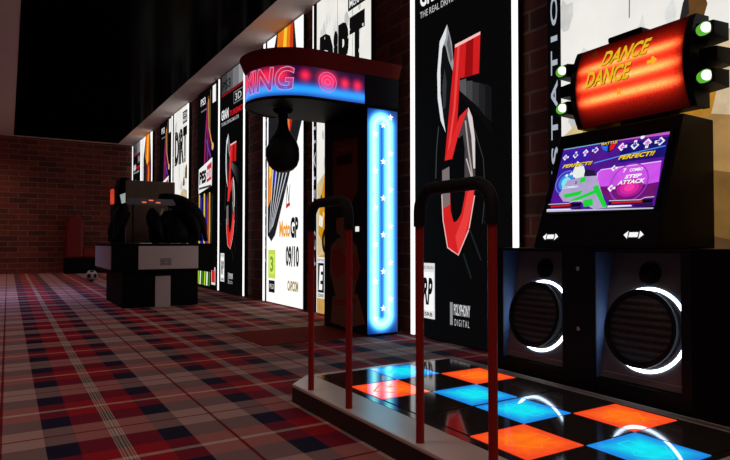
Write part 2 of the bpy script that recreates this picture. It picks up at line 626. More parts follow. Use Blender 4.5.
def art_rally(f):
    f.rect(0, 0, PW, PH, em(238, 235, 229, 1.0, 0.14, 2.5))
    for k in range(26):
        a, b = random.uniform(0.14, 1.2), random.uniform(1.7, 3.5)
        g = random.randint(188, 236)
        r = random.uniform(0.02, 0.07)
        n = 9
        f.poly([(a + r * random.uniform(0.5, 1.2) * math.cos(2 * PI * q / n), b + 2.6 * r * random.uniform(0.5, 1.3) * math.sin(2 * PI * q / n)) for q in range(n)], em(g, g, g - 4, 1.0, 0.25, 8))
    f.poly([(0.14, 2.55), (0.3, 2.6), (0.34, 3.3), (0.28, 3.5), (0.15, 3.2)], em(205, 206, 205, 1.0, 0.2, 6))
    f.line([(0.62, 2.2), (0.63, 2.7), (0.61, 3.7)], 0.008, em(120, 120, 120))
    f.line([(0.95, 2.2), (0.96, 3.7)], 0.008, em(130, 130, 130))
    f.rect(0.86, 3.40, 1.24, 3.66, em(16, 15, 15))
    f.text('COLIN', 0.89, 3.54, 1.21, 3.63, em(225, 225, 225), off=0.02)
    f.text('McRAE', 0.89, 3.43, 1.21, 3.52, em(225, 225, 225), off=0.02)
    f.text('DiRT', 0.17, 2.56, 1.22, 3.32, em(14, 13, 13), off=0.055)
    for k in range(20):
        a, b = random.uniform(0.2, 1.2), random.uniform(2.6, 3.3)
        f.disc(a, b, random.uniform(0.006, 0.018), random.uniform(0.01, 0.03), em(225, 225, 222), 7)
    f.poly([(0.115, 1.55), (0.5, 1.78), (0.9, 1.9), (1.335, 1.72), (1.335, 0), (0.115, 0)], em(214, 190, 140, 1.0, 0.35, 5))
    f.poly([(0.115, 0), (1.335, 0), (1.335, 0.72), (0.8, 0.86), (0.115, 0.66)], em(196, 150, 82, 1.0, 0.4, 9))
    # muddy yellow rally car
    f.poly([(0.15, 0.95), (0.19, 1.30), (0.30, 1.62), (0.60, 1.70), (0.95, 1.62), (1.22, 1.32), (1.30, 1.00), (1.2, 0.82), (0.3, 0.80)], em(206, 142, 30, 1.0, 0.35, 14))
    f.poly([(0.33, 1.34), (0.38, 1.57), (0.62, 1.64), (0.90, 1.56), (1.05, 1.33)], em(70, 48, 22, 1.0, 0.4, 9))
    for a in (0.34, 1.08):
        f.disc(a, 0.86, 0.10, 0.15, em(38, 26, 14))
        f.disc(a, 0.86, 0.05, 0.08, em(150, 110, 50))
    f.poly([(0.16, 1.05), (0.26, 1.02), (0.28, 1.14), (0.18, 1.18)], em(240, 232, 214))
    for v0, v1, c in ((1.45, 1.95, (206, 182, 146)), (1.15, 1.50, (158, 122, 72)), (0.80, 1.20, (116, 84, 42)), (0.2, 0.85, (84, 60, 36))):
        f.poly([(0.72, v0), (1.335, v0), (1.335, v1 - 0.03), (1.0, v1 + 0.05), (0.72, v1 - 0.05)], em(*c, 1.0, 0.4, 9))
    f.poly([(0.5, 1.50), (1.1, 1.52), (1.15, 1.72), (0.9, 1.80), (0.55, 1.74)], em(176, 122, 40, 1.0, 0.6, 10))
    f.poly([(0.93, 2.06), (0.955, 2.17), (0.99, 2.24), (1.05, 2.25), (1.09, 2.12), (1.07, 2.06)], em(96, 66, 34, 1.0, 0.5, 16))
    f.poly([(0.93, 2.06), (0.955, 2.17), (0.985, 2.23), (0.99, 2.10)], em(40, 38, 38))
    f.poly([(1.1, 2.22), (1.16, 2.46), (1.24, 2.5), (1.30, 2.42), (1.30, 2.18)], em(110, 84, 48, 1.0, 0.4, 14))
    f.poly([(1.1, 2.22), (1.14, 2.44), (1.18, 2.40), (1.15, 2.2)], em(52, 50, 50))
    for k in range(18):
        a, b = random.uniform(0.15, 1.25), random.uniform(0.05, 1.5)
        f.disc(a, b, random.uniform(0.01, 0.03), random.uniform(0.015, 0.05), em(*random.choice([(150, 92, 30), (236, 196, 110), (96, 62, 26)])), 7)
    f.rect(0.14, 0.18, 0.325, 0.67, em(235, 235, 235))
    f.rect(0.155, 0.25, 0.31, 0.60, em(18, 18, 18))
    f.text('E', 0.175, 0.28, 0.29, 0.57, em(250, 250, 250), off=0.05, shear=0.2)
    f.text('EVERYONE', 0.15, 0.62, 0.315, 0.65, em(30, 30, 30), off=0.01)
    f.text('ESRB', 0.16, 0.195, 0.305, 0.235, em(30, 30, 30), off=0.02)
    spine(f)


def art_bike(f):
    f.rect(0, 0, PW, PH, WHT)
    u = lambda *p: uvp('bike', p)
    # coloured slash of a leaning racing bike, narrowing to the foot
    f.poly([(0.14, 0.95), (0.16, 3.2), (0.45, PH), (1.05, PH), (1.30, 2.42), (1.02, 1.95), (0.42, 0.95), (0.28, 0.86)], em(30, 30, 34, 1.0, 0.3, 7))
    f.poly([(0.40, 3.2), (0.50, PH), (0.98, PH), (0.92, 3.1), (0.7, 2.9)], em(236, 120, 24, 1.0, 0.25, 9))
    f.poly([(0.60, 3.0), (0.72, PH), (0.82, PH), (0.74, 3.0)], em(250, 200, 60))
    f.poly([(0.86, 3.0), (0.93, PH), (1.02, PH), (1.0, 3.0)], em(196, 60, 20))
    f.poly([(0.62, 2.2), (0.66, 2.95), (1.02, 2.98), (1.05, 2.6), (0.85, 2.15)], em(188, 34, 26, 1.0, 0.35, 10))
    f.poly([(0.78, 2.3), (0.84, 2.9), (0.93, 2.9), (0.9, 2.3)], em(240, 120, 60))
    f.poly([(0.16, 1.35), (0.18, 2.1), (0.34, 2.2), (0.30, 1.5)], em(240, 140, 30))
    f.poly([(0.20, 1.75), (0.22, 2.3), (0.30, 2.3), (0.28, 1.8)], em(250, 216, 70))
    f.poly([(0.36, 1.55), (0.40, 1.95), (0.50, 1.98), (0.44, 1.6)], em(40, 70, 190))
    for k in range(5):
        a = 0.34 + k * 0.15
        f.poly([(0.20 + k * 0.03, 0.98 + 0.02 * k), (a, 2.0), (a + 0.04, 2.0), (0.215 + k * 0.034, 1.0 + 0.02 * k)], em(205, 208, 214))
    f.poly([(0.72, 1.55), (0.74, 1.5), (0.80, 1.62), (0.78, 1.66)], em(60, 60, 66))
    f.text('N', 0.80, 1.36, 0.94, 1.62, em(40, 40, 44), shear=0.3)
    f.poly([(0.80, 1.30), (0.94, 1.34), (0.93, 1.38), (0.81, 1.36)], em(200, 40, 36))
    f.text('Moto', 0.58, 0.92, 0.94, 1.14, em(240, 160, 40), off=0.04)
    f.text('GP', 0.95, 0.90, 1.20, 1.18, em(18, 18, 20), off=0.05)
    f.text('09/10', 0.80, 0.52, 1.22, 0.80, em(16, 16, 18), off=0.04)
    f.text('CAPCOM', 0.86, 0.20, 1.20, 0.34, em(150, 128, 60), off=0.04)
    f.rect(0.18, 0.34, 0.44, 0.74, em(196, 222, 70))
    f.rect(0.22, 0.40, 0.40, 0.68, em(214, 236, 120))
    f.text('3', 0.25, 0.43, 0.37, 0.65, em(120, 160, 30), off=0.03)
    f.rect(0.20, 0.14, 0.42, 0.31, em(22, 24, 18))
    f.text('PEGI', 0.23, 0.19, 0.39, 0.26, em(200, 200, 190), off=0.02)
    spine(f, em(26, 28, 34))
    f.rect(0.0, 0.0, 0.055, PH, WHT)


def art_football(f):
    f.rect(0, 0, PW, PH, BLK)
    f.text('PS3', 0.20, 3.50, 0.52, 3.64, em(225, 225, 228), off=0.02)
    f.rect(0.22, 3.38, 0.62, 3.405, em(120, 120, 126))
    f.rect(0.98, 3.42, 1.18, 3.74, em(240, 240, 240))
    # player in motion as coloured streaks
    f.poly([(0.46, 2.4), (0.50, 3.0), (0.62, 3.45), (0.72, 3.1), (0.86, 2.7), (0.90, 2.3), (0.7, 2.5), (0.6, 2.35)], em(70, 22, 66, 1.0, 0.4, 6))
    f.poly([(0.62, 3.1), (0.68, 3.62), (0.76, 3.6), (0.74, 3.1)], em(96, 60, 44))
    f.line([(0.66, 3.5), (0.60, 3.1), (0.52, 2.8), (0.48, 2.35)], 0.05, em(172, 40, 96))
    f.line([(0.74, 3.55), (0.76, 3.0), (0.90, 2.75), (1.0, 2.62)], 0.05, em(212, 150, 70))
    f.line([(0.62, 3.2), (0.70, 2.9), (0.68, 2.4)], 0.06, em(150, 26, 96))
    f.line([(0.60, 2.8), (0.72, 2.62), (0.88, 2.45)], 0.04, em(96, 70, 190))
    f.disc(1.0, 2.62, 0.06, 0.07, em(220, 180, 120))
    f.line([(0.84, 2.9), (0.86, 3.7)], 0.02, em(140, 120, 80))
    f.poly([(0.08, 1.80), (0.96, 1.90), (0.99, 2.42), (0.10, 2.28)], em(236, 236, 236))
    f.text('PES', 0.14, 1.97, 0.60, 2.22, em(20, 20, 22), off=0.06, skew=0.02)
    f.poly([(0.64, 1.98), (0.94, 2.02), (0.95, 2.34), (0.65, 2.29)], em(196, 44, 52))
    f.text('2010', 0.66, 2.04, 0.92, 2.22, em(240, 240, 240), off=0.04, skew=0.02)
    f.rect(0.12, 1.88, 0.92, 1.92, em(60, 60, 64))
    cols = [(214, 170, 60), (30, 50, 170), (20, 30, 110), (226, 190, 70), (24, 40, 150), (180, 40, 46), (214, 150, 56)]
    for k, c in enumerate(cols):
        a = 0.10 + k * 0.115
        f.poly([(a, 0.75 - 0.02 * k), (a + 0.10, 0.75), (a + 0.09, 1.78 - 0.1 * (k % 3)), (a + 0.01, 1.78)], em(*c, 1.0, 0.35, 7))
    f.poly([(0.86, 0.8), (0.98, 0.8), (1.05, 1.7), (0.96, 1.75)], em(16, 40, 36))
    for k in range(6):
        a = 0.04 + k * 0.15
        f.poly([(a, 0.04), (a + 0.09, 0.04), (a + 0.12, 0.30), (a + 0.03, 0.30)], em(*[(170, 214, 40), (230, 236, 220), (60, 120, 30)][k % 3]))
    f.rect(0.98, 0.08, 1.22, 0.40, em(226, 226, 226))
    f.rect(1.00, 0.12, 1.20, 0.34, em(206, 30, 40))


def poster(yfar, art, label, lit_edges):
    y1 = yfar - PW
    t = thing('poster', (PX, (yfar + y1) / 2, 0.0), label, 'poster', 'lit game posters along the right brick wall')
    MB().box((PX + 0.001, y1, 0.012), (WX - 0.022, yfar, PH + 0.01), M_CASE).build('light_box', t)
    f = Flat(plane_fn((PX, yfar, 0.012), (0, -1, 0), (0, 0, 1)), 0.0002, 0.0004)
    art(f)
    f.build('printed_sheet', t)
    ew = 0.045 if yfar < 5 else 0.026
    for side in lit_edges:
        a = yfar if side == 'L' else y1 + ew
        MB().box((PX - 0.02, a - ew, 0.012), (PX, a, PH), em(255, 252, 250, 1.25, 0.02)).build('edge_light', t)
    return t


PO = [
    (2.82, art_rally, 'white rally game poster behind the dance machine', ''),
    (4.45, art_racing, 'large black poster with a red number five right of the boxing machine', 'LR'),
    (6.51, art_rally, 'white rally poster lettered in black, behind the boxing machine cabinet', 'L'),
    (8.15, art_bike, 'white motorcycle racing poster seen behind the hanging punching bag', 'L'),
    (10.32, art_racing, 'narrow black poster with a red number five, left of the boxing machine', 'LR'),
    (11.71, art_football, 'black poster with colourful football player and white logo box', ''),
    (13.74, art_rally, 'white rally poster beside a strip of brick wall, right above the game table', 'R'),
    (15.16, art_football, 'black poster with a player between the orange and the white posters far back', 'R'),
    (17.37, art_bike, 'white poster with an orange stripe far back above the game table', 'LR'),
    (18.86, art_racing, 'dark grey poster nearest the back brick wall', 'LR'),
]
for p in PO:
    poster(*p)

# ------------------------------------------------------------------ dance platform
M_FRAME = mat('platform_frame', (0.72, 0.59, 0.51), 0.30, spec=0.4, var=0.08, scale=4)
M_SKIRT = mat('platform_skirt', (0.050, 0.028, 0.026), 0.6)
M_DECK = mat('black_glass', (0.036, 0.028, 0.023), 0.10, spec=0.35, var=0.1)
M_ALU = mat('trim_metal', (0.34, 0.28, 0.24), 0.35, metal=0.6)
M_RED = mat('red_paint', (0.36, 0.018, 0.012), 0.45, var=0.12)
M_GRIP = mat('black_foam', (0.008, 0.008, 0.008), 0.7, bump=0.3, bscale=200)
ZT = 0.095


def tile_mat(name, mid, edge, mid_k, edge_k, yellow=None):
    t = NT(name)
    uv = t.n('ShaderNodeUVMap').outputs[0]
    sx = t.n('ShaderNodeSeparateXYZ')
    t.l(uv, sx.inputs[0])
    dx = t.math('ABSOLUTE', t.math('SUBTRACT', sx.outputs[0], 0.5))
    dy = t.math('ABSOLUTE', t.math('SUBTRACT', sx.outputs[1], 0.5))
    d = t.math('MULTIPLY', t.math('MAXIMUM', dx, dy), 2.0)
    e = t.math('SMOOTH_MIN', t.math('MAXIMUM', t.math('MULTIPLY', t.math('SUBTRACT', d, 0.35), 1.7), 0.0), 1.0, 0.1)
    n = t.noise(22.0, 4.0)
    col = t.mix(e, mid, edge)
    col = t.mix(1.0, col, t.mix(n, (0.72, 0.78, 0.8), (1.25, 1.2, 1.2)), 'MULTIPLY')
    t.p.inputs['Base Color'].default_value = (*mul3(edge, 0.12), 1)
    t.p.inputs['Roughness'].default_value = 0.02
    t.p.inputs['Specular IOR Level'].default_value = 0.6
    t.l(col, t.p.inputs['Emission Color'])
    t.l(t.math('MULTIPLY_ADD', e, edge_k - mid_k, mid_k), t.p.inputs['Emission Strength'])
    return t.m


M_TBLUE = tile_mat('lit_blue_tile', S(20, 226, 240), S(34, 140, 235), 1.0, 0.9)
M_TORNG = tile_mat('lit_orange_tile', S(255, 112, 24), S(250, 74, 34), 1.0, 0.95)
M_TDARK = mat('dark_tile', (0.036, 0.028, 0.023), 0.07, spec=0.35, var=0.1)
M_ARB, M_ARO = em(30, 222, 242, 1.0), em(255, 122, 22, 1.0)

plat = thing('dance_platform', (1.9, 2.08, 0), 'low dance platform of lit blue and orange tiles with red handrails', 'dance platform')
xa, xb, ya, yb = 1.312, 2.54, 1.075, 3.075
outline = [(xa, ya + 0.16), (xa + 0.155, ya), (xb, ya), (xb, yb), (xa + 0.155, yb), (xa, yb - 0.155)]
cx, cy = (xa + xb) / 2, (ya + yb) / 2
MB().prism([(x, y, 0.0) for x, y in outline], (0, 0, 0.078), M_SKIRT).build('skirt', plat)
MB().prism([(x, y, 0.078) for x, y in outline], (0, 0, ZT - 0.078), M_FRAME).build('frame', plat, bevel=0.004)
MB().box((1.50, 1.135, ZT - 0.01), (2.465, 3.025, ZT + 0.0012), M_DECK).build('deck', plat)
MB().box((2.475, 1.08, ZT - 0.01), (2.515, 3.07, ZT + 0.004), M_ALU).build('back_trim', plat, bevel=0.002)
XE = [1.545, 1.845, 2.143, 2.441]
for pad0 in (2.093, 1.163):
    ys = [pad0 + 0.3045 * k for k in range(4)]
    for i in range(3):
        for j in range(3):
            lit = 'b' if (i == 1 and j != 1) else ('o' if (j == 1 and i != 1) else None)
            g = 0.004
            x0, x1, y0_, y1_ = XE[i] + g, XE[i + 1] - g, ys[j] + g, ys[j + 1] - g
            z0, z1 = ZT + 0.0014, ZT + 0.004
            vs = [(x0, y0_, z0), (x1, y0_, z0), (x1, y1_, z0), (x0, y1_, z0), (x0, y0_, z1), (x1, y0_, z1), (x1, y1_, z1), (x0, y1_, z1)]
            fs = [(0, 3, 2, 1), (4, 5, 6, 7), (0, 1, 5, 4), (1, 2, 6, 5), (2, 3, 7, 6), (3, 0, 4, 7)]
            uvs = [(0, 0), (1, 0), (1, 1), (0, 1)] * 2
            m = {'b': M_TBLUE, 'o': M_TORNG, None: M_TDARK}[lit]
            o = link('arrow_tile' if lit else 'dark_tile', vs, fs, [0] * 6, [m], plat, uvs=uvs)
            if lit:
                tag(o, 'glowing blue arrow tile' if lit == 'b' else 'glowing orange arrow tile')
                f = Flat(plane_fn(((x0 + x1) / 2, (y0_ + y1_) / 2, z1), (0, -1, 0), (1, 0, 0)), 0.0004, 0.0006)
                ang = {(1, 0): PI, (1, 2): 0.0, (0, 1): PI / 2, (2, 1): -PI / 2}[(i, j)]
                base = [(-0.1, 0), (-0.01, 0.09), (0.025, 0.055), (0.005, 0.032), (0.1, 0.032), (0.1, -0.032), (0.005, -0.032), (0.025, -0.055), (-0.01, -0.09), (-0.1, 0)]
                c, q = math.cos(ang), math.sin(ang)
                f.line([(x * c - y * q, x * q + y * c) for x, y in base], 0.007, M_ARB if lit == 'b' else M_ARO)
                f.build('arrow_outline', o)

for yc in (2.562, 1.622):
    hr = bpy.data.objects.new('handrail', None)
    COL.objects.link(hr)
    hr.empty_display_size = 0.05
    hr.parent = plat
    hr.matrix_parent_inverse = Matrix.Translation(-root_loc(plat))
    hr.location = (1.345, yc, ZT)
    hw, zt, rc = 0.197, 1.052, 0.085
    for sgn in (1, -1):
        b = MB().tube([(1.345, yc + sgn * hw, ZT), (1.345, yc + sgn * hw, zt - rc)], 0.0155, M_RED, 18)
        b.lathe([(0.0165, 0), (0.0165, 0.004)], (1.345, yc + sgn * hw, ZT), (0, 0, 1), M_RED, 18)
        b.build('post', hr, smooth=0.7)
    pth = [(1.345, yc + hw, zt - rc - 0.055)]
    for k in range(9):
        a = PI / 2 * k / 8
        pth.append((1.345, yc + hw - rc + rc * math.cos(a), zt - rc + rc * math.sin(a)))
    for k in range(9):
        a = PI / 2 + PI / 2 * k / 8
        pth.append((1.345, yc - hw + rc + rc * math.cos(a), zt - rc + rc * math.sin(a)))
    pth.append((1.345, yc - hw, zt - rc - 0.055))
    MB().tube(pth, 0.0235, M_GRIP, 18).build('grip', hr, smooth=0.7)

# ------------------------------------------------------------------ dance arcade machine
M_CAB = mat('cabinet_black', (0.006, 0.0055, 0.006), 0.5, spec=0.12, var=0.25, scale=6)
M_WALL_BLUELIT = mat('bluelit_recess_side', (0.05, 0.09, 0.19), 0.5, var=0.5, scale=160)  # blue spill of the ring light put into the wall's colour
M_CABIN = mat('recess_black', (0.05, 0.05, 0.055), 0.45)
M_SPK = mat('speaker_panel_grey', (0.13, 0.115, 0.115), 0.42, var=0.1, scale=30)
M_RUB = mat('speaker_rubber', (0.005, 0.005, 0.005), 0.5, spec=0.12)
M_SCREW = mat('screw_steel', (0.5, 0.48, 0.46), 0.3, metal=0.9)


def grille_mat():
    t = NT('speaker_grille')
    tc = t.n('ShaderNodeTexCoord').outputs['Object']
    v = t.n('ShaderNodeTexVoronoi')
    t.l(tc, v.inputs['Vector'])
    v.inputs['Scale'].default_value = 150
    x, y, z = t.pos()
    wv = t.math('SINE', t.math('MULTIPLY', z, 190.0))
    f = t.math('ADD', t.math('MULTIPLY', v.outputs[0], 0.5), t.math('MULTIPLY', wv, 0.25))
    c = t.mix(f, (0.004, 0.004, 0.004), (0.10, 0.085, 0.08))
    t.l(c, t.p.inputs['Base Color'])
    t.p.inputs['Roughness'].default_value = 0.35
    t.p.inputs['Metallic'].default_value = 0.3
    t.bump(f, 0.6, 0.004)
    return t.m


M_GRILLE = grille_mat()
MX0, MX1, MY0, MY1, SH = 2.575, 3.14, 1.485, 2.70, 0.82
RB = [(1.53, 1.98), (2.19, 2.64)]
mach = thing('dance_arcade_machine', (2.9, 2.085, 0), 'tall black dance machine with lit screen, orange sign and two speakers', 'arcade machine')
b = MB()
b.box((MX0, MY0, 0.0), (MX1, MY1, 0.165), M_CAB)
b.box((MX0, MY0, 0.805), (MX1, MY1, SH), M_CAB)
for y0_, y1_ in ((MY0, RB[0][0]), (RB[0][1], RB[1][0]), (RB[1][1], MY1)):
    b.box((MX0, y0_, 0.165), (MX1, y1_, 0.805), M_CAB)
b.box((2.80, MY0 + 0.01, 0.165), (MX1 - 0.01, MY1 - 0.01, 0.805), M_CABIN)
b.build('cabinet', mach)
for z in (0.715, 0.40):
    MB().lathe([(0.011, 0), (0.011, 0.004), (0.006, 0.006)], (MX0, 2.085, z), (-1, 0, 0), M_SCREW, 14).build('screw', mach)
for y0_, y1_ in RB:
    MB().box((2.58, y1_ - 0.002, 0.166), (2.795, y1_, 0.804), M_WALL_BLUELIT).build('bluelit_recess_side', mach)
V_T = Vector((0.11, 0, 0.62)).normalized()
N_T = Vector((0, -1, 0)).cross(V_T)
for y0_, y1_ in RB:
    yc = (y0_ + y1_) / 2
    sp = MB().prism([(2.605, y1_, 0.17), (2.605, y0_, 0.17), (2.715, y0_, 0.80), (2.715, y1_, 0.80)], -N_T * 0.02, M_SPK).build('speaker', mach)
    face = lambda z: Vector((2.605 + (z - 0.17) * 0.11 / 0.63, yc, z))
    C0 = face(0.43)
    MB().lathe([(0.191, 0.001), (0.191, 0.004), (0.2065, 0.004), (0.2065, 0.001), (0.191, 0.001)], C0 + Vector((0, -0.012, 0)), N_T, em(205, 226, 255, 7.5, 0.02), 64, cap=False).build('ring_light', sp, smooth=0.6)
    MB().lathe([(0.165, 0.0), (0.165, 0.035), (0.176, 0.055), (0.187, 0.060), (0.187, 0.075), (0.170, 0.082), (0.160, 0.066)], C0 + Vector((0, -0.014, 0)), N_T, M_RUB, 64).build('woofer_rim', sp, smooth=0.6)
    MB().lathe([(0.160, 0.066), (0.12, 0.074), (0.06, 0.079), (0.012, 0.080)], C0 + Vector((0, -0.014, 0)), N_T, M_GRILLE, 64).build('woofer_grille', sp, smooth=0.8)
    MB().lathe([(0.056, 0.0), (0.056, 0.008), (0.050, 0.012), (0.030, 0.006), (0.022, 0.014), (0.006, 0.018)], face(0.70), N_T, M_RUB, 40).build('tweeter', sp, smooth=0.6)
    f = Flat(plane_fn((0, 0, 0), (0, -1, 0), V_T), 0.0, 0.0)
    f.fn = lambda u, v, h, yy=y1_: Vector((2.605, yy, 0.17)) + Vector((0, -1, 0)) * u + V_T * v + N_T * (0.001)
    f.rect(0.02, 0.028, 0.43, 0.032, M_SCREW)
    f.build('edge_line', sp)

# monitor housing
HY0, HY1 = 1.70, 2.47
hx = lambda z: 2.73 + 0.362 * (z - 1.03)
hs = MB().prism([(hx(0.82), HY1, 0.821), (hx(1.505), HY1, 1.505), (3.178, HY1, 1.50), (3.178, HY1, 0.821)], (0, HY0 - HY1, 0), M_CAB).build('monitor_housing', mach, bevel=0.006)
SV = Vector((0.362, 0, 1)).normalized()
SU = Vector((0, -1, 0))
SO = Vector((hx(1.03), 2.419, 1.03))
SN = SU.cross(SV)
scr_w, scr_h = 0.673, 0.384 * math.sqrt(1 + 0.362 ** 2)
b = MB()
for (u0, v0, u1, v1) in ((-0.02, -0.02, scr_w + 0.02, 0), (-0.02, scr_h, scr_w + 0.02, scr_h + 0.02), (-0.02, 0, 0, scr_h), (scr_w, 0, scr_w + 0.02, scr_h)):
    b.prism([SO + SU * u + SV * v for u, v in ((u0, v0), (u1, v0), (u1, v1), (u0, v1))], SN * 0.008, M_CAB)
b.build('screen_bezel', hs)
f = Flat(plane_fn(SO, SU, SV), 0.0002, 0.002)
pk = lambda x, y: pick(540 + x / 4.6, 120 + y / 4.6, SO, SU, SV)
P = lambda *pts: [pk(*p) for p in pts]
f.rect(0, 0, scr_w, scr_h, em(84, 22, 150, 1.0, 0.4, 16))
f.rect(0, scr_h * 0.55, scr_w * 0.36, scr_h * 0.95, em(54, 28, 160, 1.0, 0.4, 20))
f.rect(scr_w * 0.30, scr_h * 0.42, scr_w * 0.6, scr_h * 0.9, em(78, 24, 140, 1.0, 0.4, 14))
f.rect(scr_w * 0.60, scr_h * 0.66, scr_w, scr_h * 0.93, em(26, 20, 112, 1.0, 0.35, 16))
f.poly(P((265, 245), (280, 232), (560, 190), (548, 285), (470, 300), (262, 308)), em(206, 84, 232, 1.0, 0.25, 14))
f.line(P((262, 305), (266, 245), (282, 230), (560, 190)), 0.006, em(236, 190, 255))
f.poly(P((262, 312), (545, 292), (528, 360), (320, 372)), em(110, 22, 110, 1.0, 0.5, 18))
for r, c in ((0.075, (170, 30, 150)), (0.055, (216, 40, 160)), (0.03, (250, 60, 170))):
    a = pk(412, 312)
    f.disc(a[0], a[1], r, r * 0.7, em(*c))
a = pk(122, 288)
for r, c in ((0.068, (60, 60, 190)), (0.052, (60, 140, 220)), (0.032, (130, 230, 240))):
    f.disc(a[0], a[1], r, r, em(*c))
f.ring(a[0], a[1], 0.070, 0.075, em(90, 150, 230))
a = pk(410, 290)
f.ring(a[0], a[1], 0.105, 0.112, em(150, 60, 190))
f.line(P((250, 200), (380, 165), (580, 120)), 0.006, em(80, 140, 250))
# top gauge strip
f.poly(P((112, 140), (300, 108), (298, 98), (115, 128)), em(110, 190, 214))
f.poly(P((330, 102), (598, 68), (600, 55), (330, 92)), em(190, 96, 190))
a = pk(475, 80)
f.disc(a[0], a[1], 0.012, 0.012, em(240, 250, 255))
# dancer in green and pale bands
f.poly(P((150, 250), (175, 190), (205, 215), (215, 265), (180, 290)), em(232, 238, 230))
f.poly(P((90, 345), (130, 280), (205, 262), (265, 258), (285, 330), (310, 405), (250, 412), (190, 378), (110, 378)), em(176, 160, 204, 1.0, 0.2, 20))
G = em(30, 208, 60)
f.poly(P((190, 270), (215, 262), (212, 285), (184, 292)), G)
f.poly(P((140, 372), (262, 320), (270, 335), (160, 378)), G)
f.poly(P((110, 345), (200, 325), (190, 345), (120, 362)), G)
f.poly(P((200, 372), (245, 362), (248, 395), (205, 402)), G)
f.poly(P((245, 310), (270, 300), (312, 400), (292, 404)), G)
f.poly(P((205, 262), (212, 228), (255, 236), (262, 258)), em(34, 22, 60))
# step arrows
W1, W2 = em(245, 240, 255), em(120, 60, 170)
for k, ang in enumerate((0.0, PI / 2, -PI / 2, PI)):
    for (x0, y0_, x1, y1_, r) in ((122, 175, 260, 142, 0.022), (383, 126, 557, 102, 0.028)):
        a = pk(x0 + (x1 - x0) * k / 3, y0_ + (y1_ - y0_) * k / 3)
        f.arrow(a[0], a[1], r, ang, W1)
        f.arrow(a[0], a[1], r * 0.6, ang, em(60, 34, 170) if k % 2 else em(216, 120, 220))
# badge
f.poly(P((282, 116), (368, 98), (352, 132), (325, 152), (300, 146)), em(24, 20, 60))
f.poly(P((286, 126), (318, 120), (314, 148), (298, 142)), em(40, 110, 230))
f.poly(P((328, 118), (360, 108), (345, 135), (326, 146)), em(214, 30, 44))
a = pk(288, 121); c = pk(362, 104)
f.text('BATTLE', a[0], a[1], c[0], a[1] + 0.016, em(240, 200, 60), off=0.03)
for (x0, y0_, x1, wd) in ((108, 226, 240, 0.022), (365, 188, 528, 0.026)):
    a = pk(x0, y0_)
    c = pk(x1, y0_)
    f.text('PERFECT!!', a[0] + 0.003, a[1] - 0.003, c[0] + 0.003, a[1] + wd - 0.003, em(90, 30, 10), off=0.05, shear=0.3)
    f.text('PERFECT!!', a[0], a[1], c[0], a[1] + wd, em(250, 214, 40), off=0.03, shear=0.3)
WT = em(255, 250, 255)
a = pk(410, 243); f.text('7', pk(388, 240)[0], a[1], pk(402, 240)[0], a[1] + 0.022, WT, off=0.03)
f.text('COMBO', pk(418, 240)[0], a[1], pk(478, 240)[0], a[1] + 0.018, WT, off=0.03)
a = pk(395, 275); f.text('STEP', a[0], a[1], pk(470, 275)[0], a[1] + 0.022, WT, off=0.04, shear=0.2)
a = pk(362, 303); f.text('ATTACK', a[0], a[1], pk(485, 303)[0], a[1] + 0.024, WT, off=0.04, shear=0.2)
for x, y, r in ((348, 226, 0.02), (335, 318, 0.024)):
    a = pk(x, y)
    f.arrow(a[0], a[1], r, 0.0, WT)
    f.arrow(a[0], a[1], r * 0.5, 0.0, em(200, 70, 220))
for x, y in ((130, 260), (150, 252), (165, 262)):
    a = pk(x, y)
    f.star(a[0], a[1], 0.014, WT)
a = pk(108, 322); f.text('COMBO', a[0], a[1], pk(180, 322)[0], a[1] + 0.014, em(220, 250, 255), off=0.03)
a = pk(165, 300); f.text('2', a[0], a[1], pk(176, 300)[0], a[1] + 0.018, em(30, 40, 60), off=0.03)
# score bars
for (x0, x1, yb_) in ((42, 200, 418), (322, 530, 402)):
    f.poly(P((x0 + 4, yb_ - 24), (x1, yb_ - 34), (x1 - 6, yb_ - 16), (x0, yb_ - 6)), em(14, 10, 20))
    f.poly(P((x0 + 16, yb_ - 20), (x1 - 50, yb_ - 26), (x1 - 52, yb_ - 18), (x0 + 14, yb_ - 11)), em(206, 26, 40))
    f.line(P((x0 + 4, yb_ - 25), (x1 - 60, yb_ - 30), (x1 - 40, yb_ - 40), (x1 + 4, yb_ - 44)), 0.004, em(210, 210, 220))
    f.poly(P((x0 - 4, yb_ + 6), (x0 + 110, yb_), (x0 + 105, yb_ - 6), (x0 - 2, yb_ - 3)), em(236, 236, 244))
    f.poly(P((x0 + 112, yb_ + 2), (x1 - 4, yb_ - 2), (x1, yb_ - 14), (x0 + 120, yb_ - 8)), em(40, 16, 70))
f.poly(P((40, 428), (530, 414), (530, 408), (42, 420)), em(190, 190, 210))
so = f.build('screen', hs)
tag(so, 'bright purple game screen with step arrows')
for (px, py) in ((551, 237), (634, 235)):
    f = Flat(plane_fn(SO, SU, SV), 0.0004, 0.0045)
    u, v = pick(px, py, SO, SU, SV)
    for r, mm in ((1.0, em(250, 250, 250)),):
        f.poly([(u - 0.056, v), (u - 0.032, v + 0.021), (u - 0.032, v - 0.021)], mm)
        f.poly([(u + 0.056, v), (u + 0.032, v + 0.021), (u + 0.032, v - 0.021)], mm)
        f.rect(u - 0.025, v - 0.013, u + 0.025, v + 0.013, mm)
    f.build('select_button', hs)

